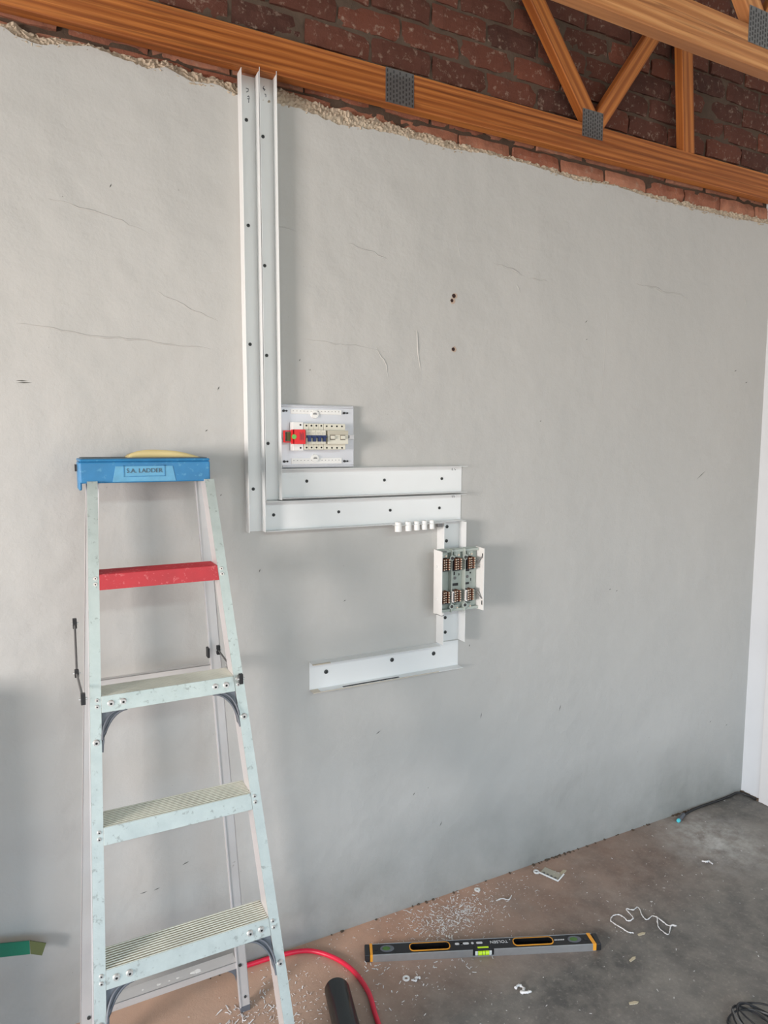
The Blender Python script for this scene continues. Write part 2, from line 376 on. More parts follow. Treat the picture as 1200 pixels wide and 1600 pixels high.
M['mark'] = pm('wall_scuff', (.10, .10, .09), .8)
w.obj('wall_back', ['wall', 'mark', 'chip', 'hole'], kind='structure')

# brick wall behind the plaster
import bmesh
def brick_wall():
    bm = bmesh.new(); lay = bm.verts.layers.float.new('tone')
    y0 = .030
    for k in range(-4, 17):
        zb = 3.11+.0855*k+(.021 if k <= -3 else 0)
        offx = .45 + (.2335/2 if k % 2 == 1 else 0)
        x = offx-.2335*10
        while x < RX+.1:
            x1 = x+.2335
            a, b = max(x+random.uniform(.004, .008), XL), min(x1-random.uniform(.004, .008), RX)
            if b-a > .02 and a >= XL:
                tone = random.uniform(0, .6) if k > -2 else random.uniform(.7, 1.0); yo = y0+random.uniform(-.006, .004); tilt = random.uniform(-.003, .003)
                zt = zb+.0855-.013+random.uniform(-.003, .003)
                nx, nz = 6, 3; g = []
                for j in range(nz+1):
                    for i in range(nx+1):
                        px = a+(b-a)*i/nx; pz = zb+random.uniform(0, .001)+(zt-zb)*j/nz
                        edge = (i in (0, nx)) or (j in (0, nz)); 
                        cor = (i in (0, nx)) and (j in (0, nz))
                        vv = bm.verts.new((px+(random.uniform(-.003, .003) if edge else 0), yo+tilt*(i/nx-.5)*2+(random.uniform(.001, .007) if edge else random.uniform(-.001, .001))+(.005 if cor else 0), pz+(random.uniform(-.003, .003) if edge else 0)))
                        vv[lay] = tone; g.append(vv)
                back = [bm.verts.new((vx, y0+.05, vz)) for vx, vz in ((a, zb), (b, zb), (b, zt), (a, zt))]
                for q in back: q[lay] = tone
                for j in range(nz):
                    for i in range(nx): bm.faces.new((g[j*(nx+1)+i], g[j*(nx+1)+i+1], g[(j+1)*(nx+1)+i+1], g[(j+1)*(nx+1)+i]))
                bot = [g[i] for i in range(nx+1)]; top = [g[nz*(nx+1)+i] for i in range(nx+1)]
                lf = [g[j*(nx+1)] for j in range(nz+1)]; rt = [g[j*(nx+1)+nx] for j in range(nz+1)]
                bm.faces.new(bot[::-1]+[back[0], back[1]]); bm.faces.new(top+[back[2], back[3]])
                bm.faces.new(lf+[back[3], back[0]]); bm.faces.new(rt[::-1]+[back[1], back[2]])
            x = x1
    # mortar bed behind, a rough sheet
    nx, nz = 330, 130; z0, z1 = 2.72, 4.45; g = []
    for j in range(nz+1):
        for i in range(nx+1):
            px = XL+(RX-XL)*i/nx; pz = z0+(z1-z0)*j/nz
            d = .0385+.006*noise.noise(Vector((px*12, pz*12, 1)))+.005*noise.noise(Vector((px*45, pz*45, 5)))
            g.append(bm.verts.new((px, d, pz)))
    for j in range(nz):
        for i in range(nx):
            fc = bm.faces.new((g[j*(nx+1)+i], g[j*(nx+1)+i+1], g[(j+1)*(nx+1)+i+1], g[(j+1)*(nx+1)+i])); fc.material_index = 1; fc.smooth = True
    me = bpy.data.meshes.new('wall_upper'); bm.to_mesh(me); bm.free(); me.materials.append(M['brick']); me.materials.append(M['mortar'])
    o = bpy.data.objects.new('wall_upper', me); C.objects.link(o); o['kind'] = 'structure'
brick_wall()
Bm().box(XL, RX, .023, .2, -.3, 2.74).box(XL-.2, RX+.25, .09, .25, -.3, 4.6).obj('wall_core', 'mortar', kind='structure')

# crumbling broken edge of the plaster
MT = [(-.05, 2.851), (.0, 2.86), (.05, 2.843), (.17, 2.855), (.26, 2.85), (.37, 2.858), (.45, 2.849), (.57, 2.844), (.72, 2.848), (.84, 2.834), (1.0, 2.827), (1.1, 2.827), (1.35, 2.814), (1.6, 2.811), (1.9, 2.80), (2.3, 2.795), (2.7, 2.792), (3.11, 2.80)]
def mt_z(x):
    if x < MT[0][0]: z = 2.85
    else:
        z = 2.80
        for (a, za), (b, zb) in zip(MT, MT[1:]):
            if a <= x <= b: z = za+(zb-za)*(x-a)/(b-a); break
    return z+(.012 if x > .6 else .0)+.009*noise.noise(Vector((x*30, 9, 2)))+.004*noise.noise(Vector((x*90, 9, 2)))
pe = Bm(); nx, nz = 1000, 9; vs = []
for j in range(nz+1):
    for i in range(nx+1):
        x = XL+(RX-XL)*i/nx; a = edge_z(x)-.012-.004*noise.noise(Vector((x*60, 0, 4))); b_ = max(mt_z(x), a+.012); t = j/nz
        z = a+(b_-a)*t
        y = .004+.024*t - .012*abs(noise.noise(Vector((x*28, z*28, 3)))) - .010*abs(noise.noise(Vector((x*90, z*90, 8)))) + .009*noise.noise(Vector((x*200, z*200, 8)))
        if j == 0: y = .012
        vs.append((x, y, z+.003*noise.noise(Vector((x*120, z*120, 1)))))
pe.add(vs, [(j*(nx+1)+i, j*(nx+1)+i+1, (j+1)*(nx+1)+i+1, (j+1)*(nx+1)+i) for j in range(nz) for i in range(nx)], 0, False)
pe.obj('trim_1', 'plaster_edge', kind='structure')

Bm().box(XL-.06, RX+.2, -4.5, .3, -.2, 0).obj('floor', 'floor', kind='structure')
# dirt line along the foot of the wall
dl = Bm()
for i in range(420):
    x = random.uniform(.3, 3.1); s_ = random.uniform(.002, .006)
    s_ *= .6
    if 2.6 < x or random.random() < .10 or 1.80 < x < 1.98:
        dl.box(x-s_, x+s_*1.5, -random.uniform(.002, .012), -.0005, 0, random.uniform(.001, .005))
for i in range(160):
    y = -random.uniform(.0, .16); s_ = random.uniform(.002, .006); dl.box(RX-random.uniform(.004, .012), RX-.0005, y-s_, y+s_, 0, random.uniform(.002, .012))
M['dirt'] = pm('dark_dirt', (.12, .085, .06), .95, 0, .4, 80)
dl.obj('trim_2', 'dirt', kind='structure')
# right wall with the door opening
wr = Bm().box(RX, RX+.2, -.112, .3, 0, 4.4).box(RX, RX+.2, -1.12, -.112, 2.12, 4.4).box(RX, RX+.2, -4.4, -1.12, 0, 4.4)
wr.obj('wall_right', 'white_wall', kind='structure')
df = Bm().box(RX-.012, RX+.1, -.160, -.102, 0, 2.10).box(RX-.012, RX+.1, -1.12, -.102, 2.06, 2.12).box(RX-.012, RX+.1, -1.12, -1.07, 0, 2.1)
dfo = df.obj('trim_3', 'door_white', bevel=.002, kind='structure')
dr = Bm().box(RX+.0, RX+.042, -1.068, -.163, .005, 2.055).obj('door_1', 'door_white', bevel=.002, kind='structure')
Bm().cyl((RX-.006, -.1615, .20), (RX-.006, -.1615, .30), .006, n=10).box(RX-.0045, RX, -.195, -.163, .20, .30).obj('hinge', 'rust', dr)
# roof sheeting over the trusses, and the wall on the left with its opening
Bm().box(-3, RX+.6, -4.7, .3, 4.45, 4.5).obj('ceiling', 'galv', kind='structure')
wl = Bm().box(XL-.06, XL, -1.2, .3, 0, 4.45).box(XL-.06, XL, -4.0, -1.2, 2.12, 4.45).box(XL-.06, XL, -4.4, -4.0, 0, 4.45)
Bm().box(XL, -2.0, -4.5, -4.4, 0, 4.45).box(2.6, RX+.2, -4.5, -4.4, 0, 4.45).box(-2.0, 2.6, -4.5, -4.4, 2.12, 2.92).box(-2.0, 2.6, -4.5, -4.4, 3.18, 4.45).obj('wall_front', 'wall', kind='structure')
wl.box(-1.25, -.38, -.23, -.001, 0, 1.14, 1)   # unseen block added past the left edge to shade the lower wall
wl.obj('wall_left', ['wall', 'shade_block'], kind='structure')

# ------------------------------------------------------------------ roof trusses
def member(name, a, b, width, y0, y1, parent, mat='wood'):
    """straight timber whose length runs along its own local X, so that the grain follows it"""
    a = Vector((a[0], 0, a[1])); b = Vector((b[0], 0, b[1])); d = b-a; ln = d.length
    ang = math.atan2(d.z, d.x)
    bb = Bm().box(0, ln, y0, y1, -width/2, width/2)
    me_o = bb.obj(name, mat, None, .0025)
    me_o.parent = parent; me_o.location = a-Vector((parent.location.x, 0, parent.location.z)); me_o.rotation_euler = (0, -ang, 0)
    return me_o
def nail_plate(x0, x1, z0, z1, y, parent):
    b = Bm().box(x0, x1, y-.0015, y, z0, z1); 
    nx = 9; nz = 7
    for i in range(nx):
        for j in range(nz):
            x = x0+(x1-x0)*(i+.5)/nx; z = z0+(z1-z0)*(j+.5+(.25 if i % 2 else -.1))/nz
            if z+.004 < z1 and z-.004 > z0: b.box(x-.0022, x+.0022, y-.0022, y-.0014, z-.0042, z+.0042, 1); b.box(x-.0022, x+.0022, y-.0030, y-.0014, z+.0042, z+.0058, 0)
    return b.obj('nail_plate', ['galv', 'galv_dark'], parent)
def truss(y_front, label, splice, xa, xb, mat):
    yf, yb = y_front, y_front+.038
    t = thing('roof_truss', (1.5, y_front, 2.867), label, 'roof truss')
    def mm(name, a, b, wd): 
        o = member(name, a, b, wd, 0, .038, t, mat); return o
    mm('bottom_chord', (xa, 2.922), (xb, 2.922), .11)
    mm('web', (1.955, 2.985), (1.30, 3.82), .064)
    mm('web', (1.972, 2.985), (2.56, 3.80), .062)
    mm('web', (2.482, 2.975), (2.40, 3.84), .066)
    mm('top_chord', (xa, 3.62), (xb, 4.05), .11)
    nail_plate(1.893, 1.996, 2.928, 3.028, y_front, t)
    if splice: nail_plate(1.055, 1.160, 2.870, 2.976, y_front, t)
    return t
truss(-.040, 'orange-brown timber roof truss running along the brick wall above the white trunking', True, XL+.02, RX-.01, 'wood')
truss(-.720, 'paler timber roof truss nearer the viewer, crossing the top right corner', False, .2, RX-.01, 'wood2')

# ------------------------------------------------------------------ steel trunking
TH = .0016; DP = .042
def screws(tr, pts, y=-.0035, rad=.0052):
    base = None
    for (x, z) in pts:
        if base is None:
            b = Bm().cyl((x, y+.002, z), (x, y, z), rad*1.05, rad, 16).cyl((x, y, z), (x, y-.0012, z), rad*.85, rad*.5, 14)
            b.box(x-rad*.5, x+rad*.5, y-.0016, y-.0008, z-.0006, z+.0006, 1).box(x-.0006, x+.0006, y-.0016, y-.0008, z-rad*.5, z+rad*.5, 1)
            base = b.obj('screw', ['screw', 'screw_slot'], tr); base_x, base_z = x, z
        else:
            c = base.copy(); C.objects.link(c); c.parent = tr; c.location = (x-base_x, 0, z-base_z)
def trunk(x0, x1, z0, z1, label, vertical, pts, dp=DP, fl=None, name='cable_trunking', rad=.0052):
    t = thing(name, ((x0+x1)/2, 0, (z0+z1)/2), label, 'trunking')
    Bm().box(x0, x1, -TH-.0004, -.0004, z0, z1).obj('base_tray', 'trunk', t)
    if vertical:
        for xa in ((x0, x0+TH), (x1-TH, x1)):
            b = Bm().box(xa[0], xa[1], -dp, -TH, z0, z1)
            b.obj('side_flange', 'trunk', t, .0004)
    else:
        fl = fl or ((x0, x1), (x0, x1))
        b = Bm().box(*fl[0], -dp, -TH, z1-TH, z1); b.obj('side_flange', 'trunk', t, .0004)
        b = Bm().box(*fl[1], -dp, -TH, z0, z0+TH); b.obj('side_flange', 'trunk', t, .0004)
    screws(t, pts, rad=rad)
    return t
v1 = trunk(.577, .6305, 1.480, 2.862, 'long vertical white steel trunking, leftmost and lowest-reaching of the pair', True, [(.602, 2.735), (.602, 2.427), (.601, 2.069), (.603, 1.616)])
v2 = trunk(.6325, .6865, 1.580, 2.876, 'long vertical white steel trunking, right one of the pair, beside the breaker plate', True, [(.653, 2.697), (.652, 2.313), (.654, 2.038), (.654, 1.761)])
h1 = trunk(.688, 1.393, 1.584, 1.680, 'horizontal white steel trunking directly under the breaker plate', False, [(.784, 1.637), (1.072, 1.634), (1.307, 1.634)])
h2 = trunk(.634, 1.391, 1.480, 1.577, 'second horizontal white steel trunking, under the one below the breaker plate', False, [(.669, 1.53), (.898, 1.53), (1.095, 1.527), (1.298, 1.527)])
bk = trunk(1.290, 1.386, 1.024, 1.476, 'short vertical white steel trunking carrying the fuse holder base', True, [(1.332, 1.456), (1.330, 1.403), (1.328, 1.113), (1.329, 1.057)], dp=.050, rad=.0062)
lo = trunk(.787, 1.387, .922, 1.020, 'lowest horizontal white steel trunking with dirty ends, below the fuse holder base', False, [(.848, .978), (1.104, .983), (1.279, .982)], dp=.040, fl=((.787, 1.287), (.787, 1.387)), rad=.0075)
Bm().box(.787, .85, -.0405, -.030, 1.0185, 1.0212).box(.787, .815, -.0405, -.006, .9225, .9243).box(.815, 1.28, -.0406, -.0375, .9225, .9245).obj('worn_lip', 'trunk_edge', lo, label='brown worn edge')
Bm().box(.90, 1.12, -.030, -.022, .9234, .9243).obj('slot', 'screw_slot', lo, label='narrow dark slot in the lower flange')
# pencil marks at the cut ends
def pencil(tr, strokes, y=-.0024, t=.0009):
    b = Bm()
    for pts in strokes:
        for (a, c) in zip(pts, pts[1:]):
            dx, dz = c[0]-a[0], c[1]-a[1]; l = math.hypot(dx, dz) or 1; nx_, nz_ = -dz/l*t, dx/l*t
            b.hexa([(a[0]-nx_, y, a[1]-nz_), (a[0]+nx_, y, a[1]+nz_), (a[0]+nx_, y+.0003, a[1]+nz_), (a[0]-nx_, y+.0003, a[1]-nz_)],
                   [(c[0]-nx_, y, c[1]-nz_), (c[0]+nx_, y, c[1]+nz_), (c[0]+nx_, y+.0003, c[1]+nz_), (c[0]-nx_, y+.0003, c[1]-nz_)])
    b.obj('pen_mark', 'ink', tr, label='handwritten pen mark')
pencil(v1, [[(.602, 2.826), (.610, 2.826), (.609, 2.818), (.603, 2.815)], [(.606, 2.803), (.611, 2.806), (.612, 2.798), (.606, 2.797), (.611, 2.797), (.610, 2.786)]])
pencil(v2, [[(.659, 2.845), (.655, 2.838), (.660, 2.832), (.662, 2.836), (.656, 2.838)], [(.660, 2.822), (.664, 2.822), (.664, 2.814)]])
pencil(h1, [[(1.352, 1.672), (1.350, 1.666), (1.355, 1.664)], [(1.362, 1.670), (1.366, 1.664)]])
pencil(h2, [[(1.352, 1.571), (1.353, 1.563)], [(1.360, 1.571), (1.361, 1.563)]])

# ------------------------------------------------------------------ breaker plate with its devices
t = thing('breaker_plate', (.82, 0, 1.783), 'pale glossy mounting plate with breakers, above the horizontal trunking', 'electrical panel')
YP = -.020
pb = Bm().box(.692, .947, YP, -.0004, 1.6825, 1.886)
for zz, h in ((1.880, .006), (1.6885, .006)): pb.box(.694, .945, YP-.004, YP, zz-h/2, zz+h/2)
pb.obj('back_plate', 'plate', t, .002)
for z0, z1 in ((1.856, 1.871), (1.695, 1.713)):
    b = Bm().box(.725, .901, YP-.003, YP, z0, z1)
    for i in range(14):
        x = .733+i*.0122; b.box(x-.0016, x+.0016, YP-.0034, YP-.0029, (z0+z1)/2+.001, (z0+z1)/2+.0028, 1)
    b.obj('marking_strip', ['white_pl', 'screw'], t, .0005)
for z in (1.856, 1.712):
    b = Bm().cyl((.806, YP, z), (.806, YP-.007, z), .0135, .0125, 28).cyl((.806, YP-.007, z), (.806, YP-.0075, z), .0095, .0095, 24)
    b.box(.799, .812, YP-.0079, YP-.0074, z-.001, z+.0025, 1); b.box(.801, .810, YP-.0079, YP-.0074, z+.0035, z+.0048, 1)
    b.obj('round_knockout', ['white_pl', 'galv'], t)
for (xa, xb, z) in ((.701, .711, 1.865), (.911, .923, 1.862), (.701, .712, 1.703), (.912, .923, 1.702)):
    b = Bm().cyl((xa, YP, z), (xa, YP-.005, z), .0042, .0038, 14).cyl((xb, YP, z), (xb, YP-.004, z), .003, .0026, 12).box(xa, xb, YP-.002, YP, z-.0012, z+.0012)
    b.obj('corner_screw', 'black_plastic', t)
Bm().box(.694, .945, YP-.006, YP, 1.776, 1.790).box(.694, .945, YP-.008, YP-.006, 1.776, 1.7775).box(.694, .945, YP-.008, YP-.006, 1.7885, 1.790).obj('mounting_rail', 'alu_web', t)
def device(x0, x1, parent_name, mat, terms, nose, nose_mat, z0=1.741, z1=1.825, yb=-.052, yn=-.072):
    b = Bm().box(x0, x1, yb, YP-.002, z0, z1).box(*nose[:2], yn, yb, *nose[2:4], 1)
    for (x, z) in terms: b.cyl((x, yb+.001, z), (x, yb-.0006, z), .0030, n=12, mi=2)
    return b.obj(parent_name, [mat, nose_mat, 'screw_slot'], t, .0012)
iso = device(.721, .756, 'surge_module', 'white_pl', [(.746, 1.820), (.746, 1.747)], (.721, .753, 1.760, 1.805), 'white_pl', 1.738, 1.829)
Bm().box(.714, .752, -.082, -.073, 1.759, 1.805).box(.714, .7155, -.082, -.05, 1.759, 1.805).obj('cover', 'label_red', iso, .001, label='bright red cover')
Bm().cyl((.714, -.0828, 1.782), (.714, -.0815, 1.782), .0075, n=20).obj('sticker', 'label_green', iso, label='green round sticker')
b = Bm()
for i in range(5): b.box(.733+i*.003, .7338+i*.003, -.0826, -.0818, 1.771+.002*(i % 2), 1.797-.003*(i % 3))
b.obj('print', 'ink', iso)
lv = Bm().box(.693, .719, -.046, -.036, 1.764, 1.767).box(.693, .719, -.046, -.036, 1.799, 1.802).box(.693, .697, -.046, -.036, 1.767, 1.799).obj('side_bracket', 'label_red', t, .001, label='red bracket with green core')
Bm().box(.704, .718, -.044, -.034, 1.769, 1.797).obj('core', 'olive', lv)
for i in range(4):
    x0 = .758+i*.0170; x1 = x0+.0166
    d = device(x0, x1, 'circuit_breaker', 'cream', [((x0+x1)/2, 1.818), ((x0+x1)/2, 1.748)], (x0, x1, 1.759, 1.804), 'cream')
    Bm().box(x0+.0005, x1-.0002, -.080, -.071, 1.779, 1.787).box(x0+.004, x0+.012, -.084, -.074, 1.767, 1.781).obj('toggle', 'blue_toggle', d, .0008, label='navy blue toggle')
    Bm().box(x0+.002, x0+.0125, -.0724, -.0719, 1.7945, 1.7952).box(x0+.002, x0+.0105, -.0724, -.0719, 1.791, 1.7915).obj('print', 'galv', d)
rc = device(.8265, .9025, 'residual_current_device', 'cream', [(.836+.018*i, z) for i in range(4) for z in (1.817, 1.747)], (.832, .904, 1.759, 1.789), 'cream')
Bm().box(.832, .904, -.073, -.052, 1.789, 1.803).obj('rocker_bar', 'beige', rc, .001, label='beige rocker bar')
for xa in (.839, .875): Bm().box(xa, xa+.018, -.0728, -.0719, 1.772, 1.789, 1).box(xa+.002, xa+.015, -.079, -.0725, 1.776, 1.786).obj('toggle', ['cream', 'toggle_recess'], rc)
Bm().box(.905, .925, -.036, -.024, 1.778, 1.788).obj('end_stop', 'galv', t, .001)

# ------------------------------------------------------------------ fuse holder base (3-way clamp cradle)
t = thing('fuse_holder_base', (1.34, -.05, 1.266), 'open white fuse holder base with copper clamps, on the short vertical trunking', 'electrical component')
b = Bm().box(1.252, 1.425, -.058, -.0502, 1.153, 1.383)
for z in (1.155, 1.372): b.box(1.252, 1.425, -.075, -.058, z, z+.009)
for x in (1.305, 1.362): b.box(x-.0015, x+.0015, -.082, -.058, 1.153, 1.383)
for (x, z, w_, h_) in ((1.335, 1.249, .012, .005), (1.385, 1.249, .010, .004), (1.385, 1.297, .010, .003), (1.276, 1.262, .003, .004), (1.276, 1.245, .003, .004), (1.33, 1.290, .003, .006), (1.35, 1.285, .002, .004), (1.40, 1.287, .003, .003), (1.402, 1.262, .002, .005)):
    b.box(x-w_, x+w_, -.0586, -.058, z-h_, z+h_, 1)
for (x, z) in ((1.333, 1.273), (1.387, 1.274)): b.cyl((x, -.0588, z), (x, -.058, z), .006, n=16, mi=2)
b.obj('base_moulding', ['chassis', 'black_plastic', 'galv'], t, .0008)
for sgn, xa, xb, yb in ((-1, 1.2475, 1.2505, -.050), (1, 1.4265, 1.4295, -.052)):
    b = Bm().hexa([(xa, -.105, 1.153), (xb, -.105, 1.153), (xb, yb, 1.150), (xa, yb, 1.150)], [(xa, -.105, 1.382), (xb, -.105, 1.382), (xb, yb, 1.384), (xa, yb, 1.384)])
    for zz in (1.33, 1.31, 1.205): b.box(xa-.0006, xb+.0006, -.0685, -.066, zz-.002, zz+.002, 0)
    if sgn > 0:
        for q in range(3): b.box(xa-.0005, xa, -.098+q*.006, -.0965+q*.006, 1.20, 1.34, 1)
        for zz in (1.355, 1.18): b.box(xa-.0006, xa, -.100, -.094, zz-.008, zz+.008, 2)
    else:
        for zz in (1.345, 1.365, 1.17): b.box(xb, xb+.0006, -.1035, -.099, zz-.006, zz+.006, 2)
        b.cyl((xa-.005, -.075, 1.325), (xa, -.075, 1.325), .004, n=10).cyl((xa-.005, -.075, 1.205), (xa, -.075, 1.205), .004, n=10)
    b.obj('side_plate', ['white_pl', 'trunk', 'black_plastic'], t, .0008)
for (x, z) in ((1.279, 1.331), (1.329, 1.330), (1.387, 1.330), (1.279, 1.212), (1.327, 1.213), (1.383, 1.213)):
    b = Bm()
    for i in range(5):
        zz = z-.020+i*.0085
        b.box(x-.016, x-.011, -.092, -.059, zz, zz+.006); b.box(x+.005, x+.011, -.092, -.059, zz, zz+.006)
        b.box(x-.014, x+.009, -.086, -.060, zz+.0012, zz+.0042)
        for xx in (x-.0135, x+.008): b.cyl((xx, -.092, zz+.003), (xx, -.0955, zz+.003), .0028, .0022, 8, 1)
        b.cyl((x-.002, -.0855, zz+.003), (x-.002, -.089, zz+.003), .0024, n=8, mi=1)
    b.box(x-.018, x+.013, -.080, -.059, z-.026, z-.021, 2).box(x-.018, x-.0165, -.085, -.059, z-.024, z+.024, 2)
    b.obj('contact_clamp', ['copper', 'brass', 'black_plastic'], t, label='copper clamp stack')
for (x, z) in ((1.333, 1.362), (1.389, 1.362), (1.329, 1.168), (1.385, 1.168), (1.279, 1.362)):
    Bm().box(x-.014, x+.012, -.072, -.058, z-.009, z+.009).cyl((x-.006, -.072, z), (x-.006, -.075, z), .005, n=12).cyl((x+.006, -.072, z-.002), (x+.006, -.0745, z-.002), .0035, n=12, mi=1).obj('terminal', ['chassis', 'brass'], t, .001)
for x in (1.305, 1.362):
    for z, h_ in ((1.212, .020),):
        Bm().box(x-.003, x+.003, -.094, -.082, z-h_, z+h_).box(x-.0015, x+.0015, -.0948, -.094, z-h_*.8, z+h_*.8, 1).obj('divider_clip', ['white_pl', 'black_plastic'], t, .0008)
    for z in (1.352, 1.175): Bm().cyl((x, -.083, z), (x, -.0815, z), .010, n=20).cyl((x, -.0838, z), (x, -.083, z), .006, n=16, mi=1).obj('divider_boss', ['chassis', 'galv_dark'], t)
for (a, c) in (((1.401, -.070, 1.348), (1.404, -.078, 1.322)), ((1.404, -.078, 1.322), (1.4255, -.098, 1.352)), ((1.400, -.070, 1.225), (1.406, -.080, 1.232)), ((1.406, -.080, 1.232), (1.4250, -.098, 1.195))):
    Bm().cyl(a, c, .0022, n=8).obj('wire_spring', 'galv', t)
Bm().tube([(1.246, -.104, 1.3835), (1.262, -.09, 1.379), (1.285, -.075, 1.376)], .0016, 8).obj('wire_spring', 'galv', t)
Bm().tube([(1.246, -.070, 1.1515), (1.250, -.104, 1.1515), (1.258, -.106, 1.153)], .0014, 8).obj('wire_spring', 'galv', t)

# strip of round spigots clipped to the flange
t = thing('spigot_strip', (1.16, -.055, 1.478), 'thin white strip with five short round spigots, hanging at the lower trunking edge', 'spigot strip')
Bm().box(1.083, 1.289, -.068, -.0425, 1.4785, 1.4798).obj('strip', 'trunk', t, .0004)
Bm().box(1.256, 1.276, -.064, -.052, 1.465, 1.4785).obj('end_clip', 'galv', t, .001)
for i, x in enumerate((1.099, 1.138, 1.172, 1.203, 1.234)):
    rad = .0125-.0006*i
    b = Bm().cyl((x, -.056, 1.4575+.0006*i), (x, -.056, 1.4785), rad, n=26).cyl((x, -.056, 1.4575+.0006*i), (x, -.056, 1.4565+.0006*i), rad, rad*.85, 26).cyl((x, -.056, 1.4798), (x, -.056, 1.490), rad*.92, n=26)
    b.obj('spigot', 'white_pl', t)

# ------------------------------------------------------------------ step ladder
XC, YF, K, WB, TAP, ST, Z0, FH, TD = .268, -.797, .35, .430, .093, .280, .591-.28, .037, .078
lad = thing('step_ladder', (XC, -.45, 0), 'aluminium step ladder with blue plastic cap and one red step, close to the wall', 'ladder')
def inner(z, s): return XC+.012*0+s*(WB-TAP*z)/2
def fy(z): return YF+K*z
FW, WD = .025, .062; RT = .0022
ZT = 1.662
for s in (-1, 1):
    b = Bm()
    def quad(z, xa, xb, ya, yb): return [(xa, ya, z), (xb, ya, z), (xb, yb, z), (xa, yb, z)]
    def piece(x0f, x1f, y0, y1, mi):
        bot = [(inner(.012, s)+s*x0f, fy(.012)+y0), (inner(.012, s)+s*x1f, fy(.012)+y0), (inner(.012, s)+s*x1f, fy(.012)+y1), (inner(.012, s)+s*x0f, fy(.012)+y1)]
        top = [(inner(ZT, s)+s*x0f, fy(ZT)+y0), (inner(ZT, s)+s*x1f, fy(ZT)+y0), (inner(ZT, s)+s*x1f, fy(ZT)+y1), (inner(ZT, s)+s*x0f, fy(ZT)+y1)]
        b.hexa([(x, y, .012) for x, y in bot], [(x, y, ZT) for x, y in top], mi)
    piece(0, FW, 0, RT, 0); piece(0, RT, RT, WD-RT, 1); piece(0, FW, WD-RT, WD, 1)
    piece(FW-.003, FW, RT, RT+.008, 0)
    rl = b.obj('front_rail', ['alu', 'alu_web'], lad)
    z = 0.0
    bb = Bm().box(inner(.03, s)-.004 if s > 0 else inner(.03, s)-FW-.004, inner(.03, s)+FW+.004 if s > 0 else inner(.03, s)+.004, fy(0)-.006, fy(0)+WD+.004, 0, .06)
    bb.obj('rubber_foot', 'black_plastic', rl, .003)
    # small rivets beside every step
    base = None
    for k in range(5):
        for dz in (-.008, -.022):
            z = Z0+k*ST+dz; x = inner(z, s)+s*.009
            if base is None:
                base = Bm().cyl((x, fy(z)+.001, z), (x, fy(z)-.0022, z), .0052, .0042, 14).cyl((x, fy(z)-.0022, z), (x, fy(z)-.0026, z), .0018, n=8, mi=1).obj('rivet', ['rivet', 'screw_slot'], rl); bx, bz = x, z
            else:
                c = base.copy(); C.objects.link(c); c.parent = rl; c.location = (x-bx, fy(z)-fy(bz), z-bz)
    for k in (0, 1, 3):   # rivet that holds the lower end of each corner brace
        z = Z0+k*ST-.100; x = inner(z, s)+s*.012
        Bm().cyl((x, fy(z)+.001, z), (x, fy(z)-.003, z), .0085, .0065, 18).cyl((x, fy(z)-.003, z), (x, fy(z)-.0034, z), .0028, n=10, mi=1).obj('rivet', ['rivet', 'screw_slot'], rl)
for k in range(5):
    z = Z0+k*ST; red = (k == 4); y = fy(z)
    xa, xb = inner(z, -1)+.0005, inner(z, 1)-.0005
    b = Bm()
    # front fascia leaning with the rails, ribbed tread, short rear lip
    zb = z-FH; dyb = -K*FH
    b.hexa([(inner(zb, -1)+.0005, y+dyb, zb), (inner(zb, 1)-.0005, y+dyb, zb), (inner(zb, 1)-.0005, y+dyb+.002, zb), (inner(zb, -1)+.0005, y+dyb+.002, zb)],
           [(xa, y, z), (xb, y, z), (xb, y+.002, z), (xa, y+.002, z)], 0)
    b.box(xa, xb, y, y+TD, z-.003, z-.001, 1)
    nr = 10
    for q in range(nr):
        yy = y+.003+q*(TD-.006)/(nr-1); b.prism([(yy-.0024, z-.001), (yy-.0012, z+.0010), (yy+.0012, z+.0010), (yy+.0024, z-.001)], 'x', xa, xb, 2)
    b.box(xa, xb, y+TD-.002, y+TD, z-.020, z-.001, 1)
    tags = dict(label='red painted step') if red else {}
    st = b.obj('step', ['red_step', 'red_step', 'red_step'] if red else ['alu', 'tread', 'ridge'], lad, .0006, **tags)
    if k in (0, 1, 3):
        for s in (-1, 1):
            for dd in (.022, .050):
                x = (inner(z-.018, s)-s*dd); zz = z-.019; yy = y-K*.019
                Bm().cyl((x, yy+.001, zz), (x, yy-.003, zz), .0085, .0065, 18).cyl((x, yy-.003, zz), (x, yy-.0034, zz), .0028, n=10, mi=1).obj('rivet', ['rivet', 'screw_slot'], st)
            # curved dark plastic corner brace under the step
            zt = z-FH-.0005; rr = .058; pts = []
            cx, cz = s*-rr, -.086
            outer = [(0, 0), (-rr, 0)]
            curve = [(-rr+rr*math.sin(math.radians(a)), -.086*(1-math.cos(math.radians(a)))) for a in range(0, 91, 9)]
            poly = [(0, 0)]+curve
            P2 = []
            for (px, pz) in poly:
                zz = zt+pz; P2.append((inner(zz, s)+s*px-s*.001, zz))
            b2 = Bm(); n_ = len(P2)
            v_f = [(p[0], fy(p[1])+.006, p[1]) for p in P2]; v_b = [(p[0], fy(p[1])+.040, p[1]) for p in P2]
            b2.add(v_f+v_b, [tuple(range(n_)), tuple(range(n_, 2*n_))]+[(i, (i+1) % n_, n_+(i+1) % n_, n_+i) for i in range(n_)])
            for off in (.0, .35):
                q = [(p[0]+(P2[0][0]-p[0])*off, fy(p[1])+.004, p[1]+(P2[0][1]-p[1])*off) for p in P2[1:]]
                b2.tube(q, .0028, 8)
            b2.obj('corner_brace', 'grey_plastic', st)
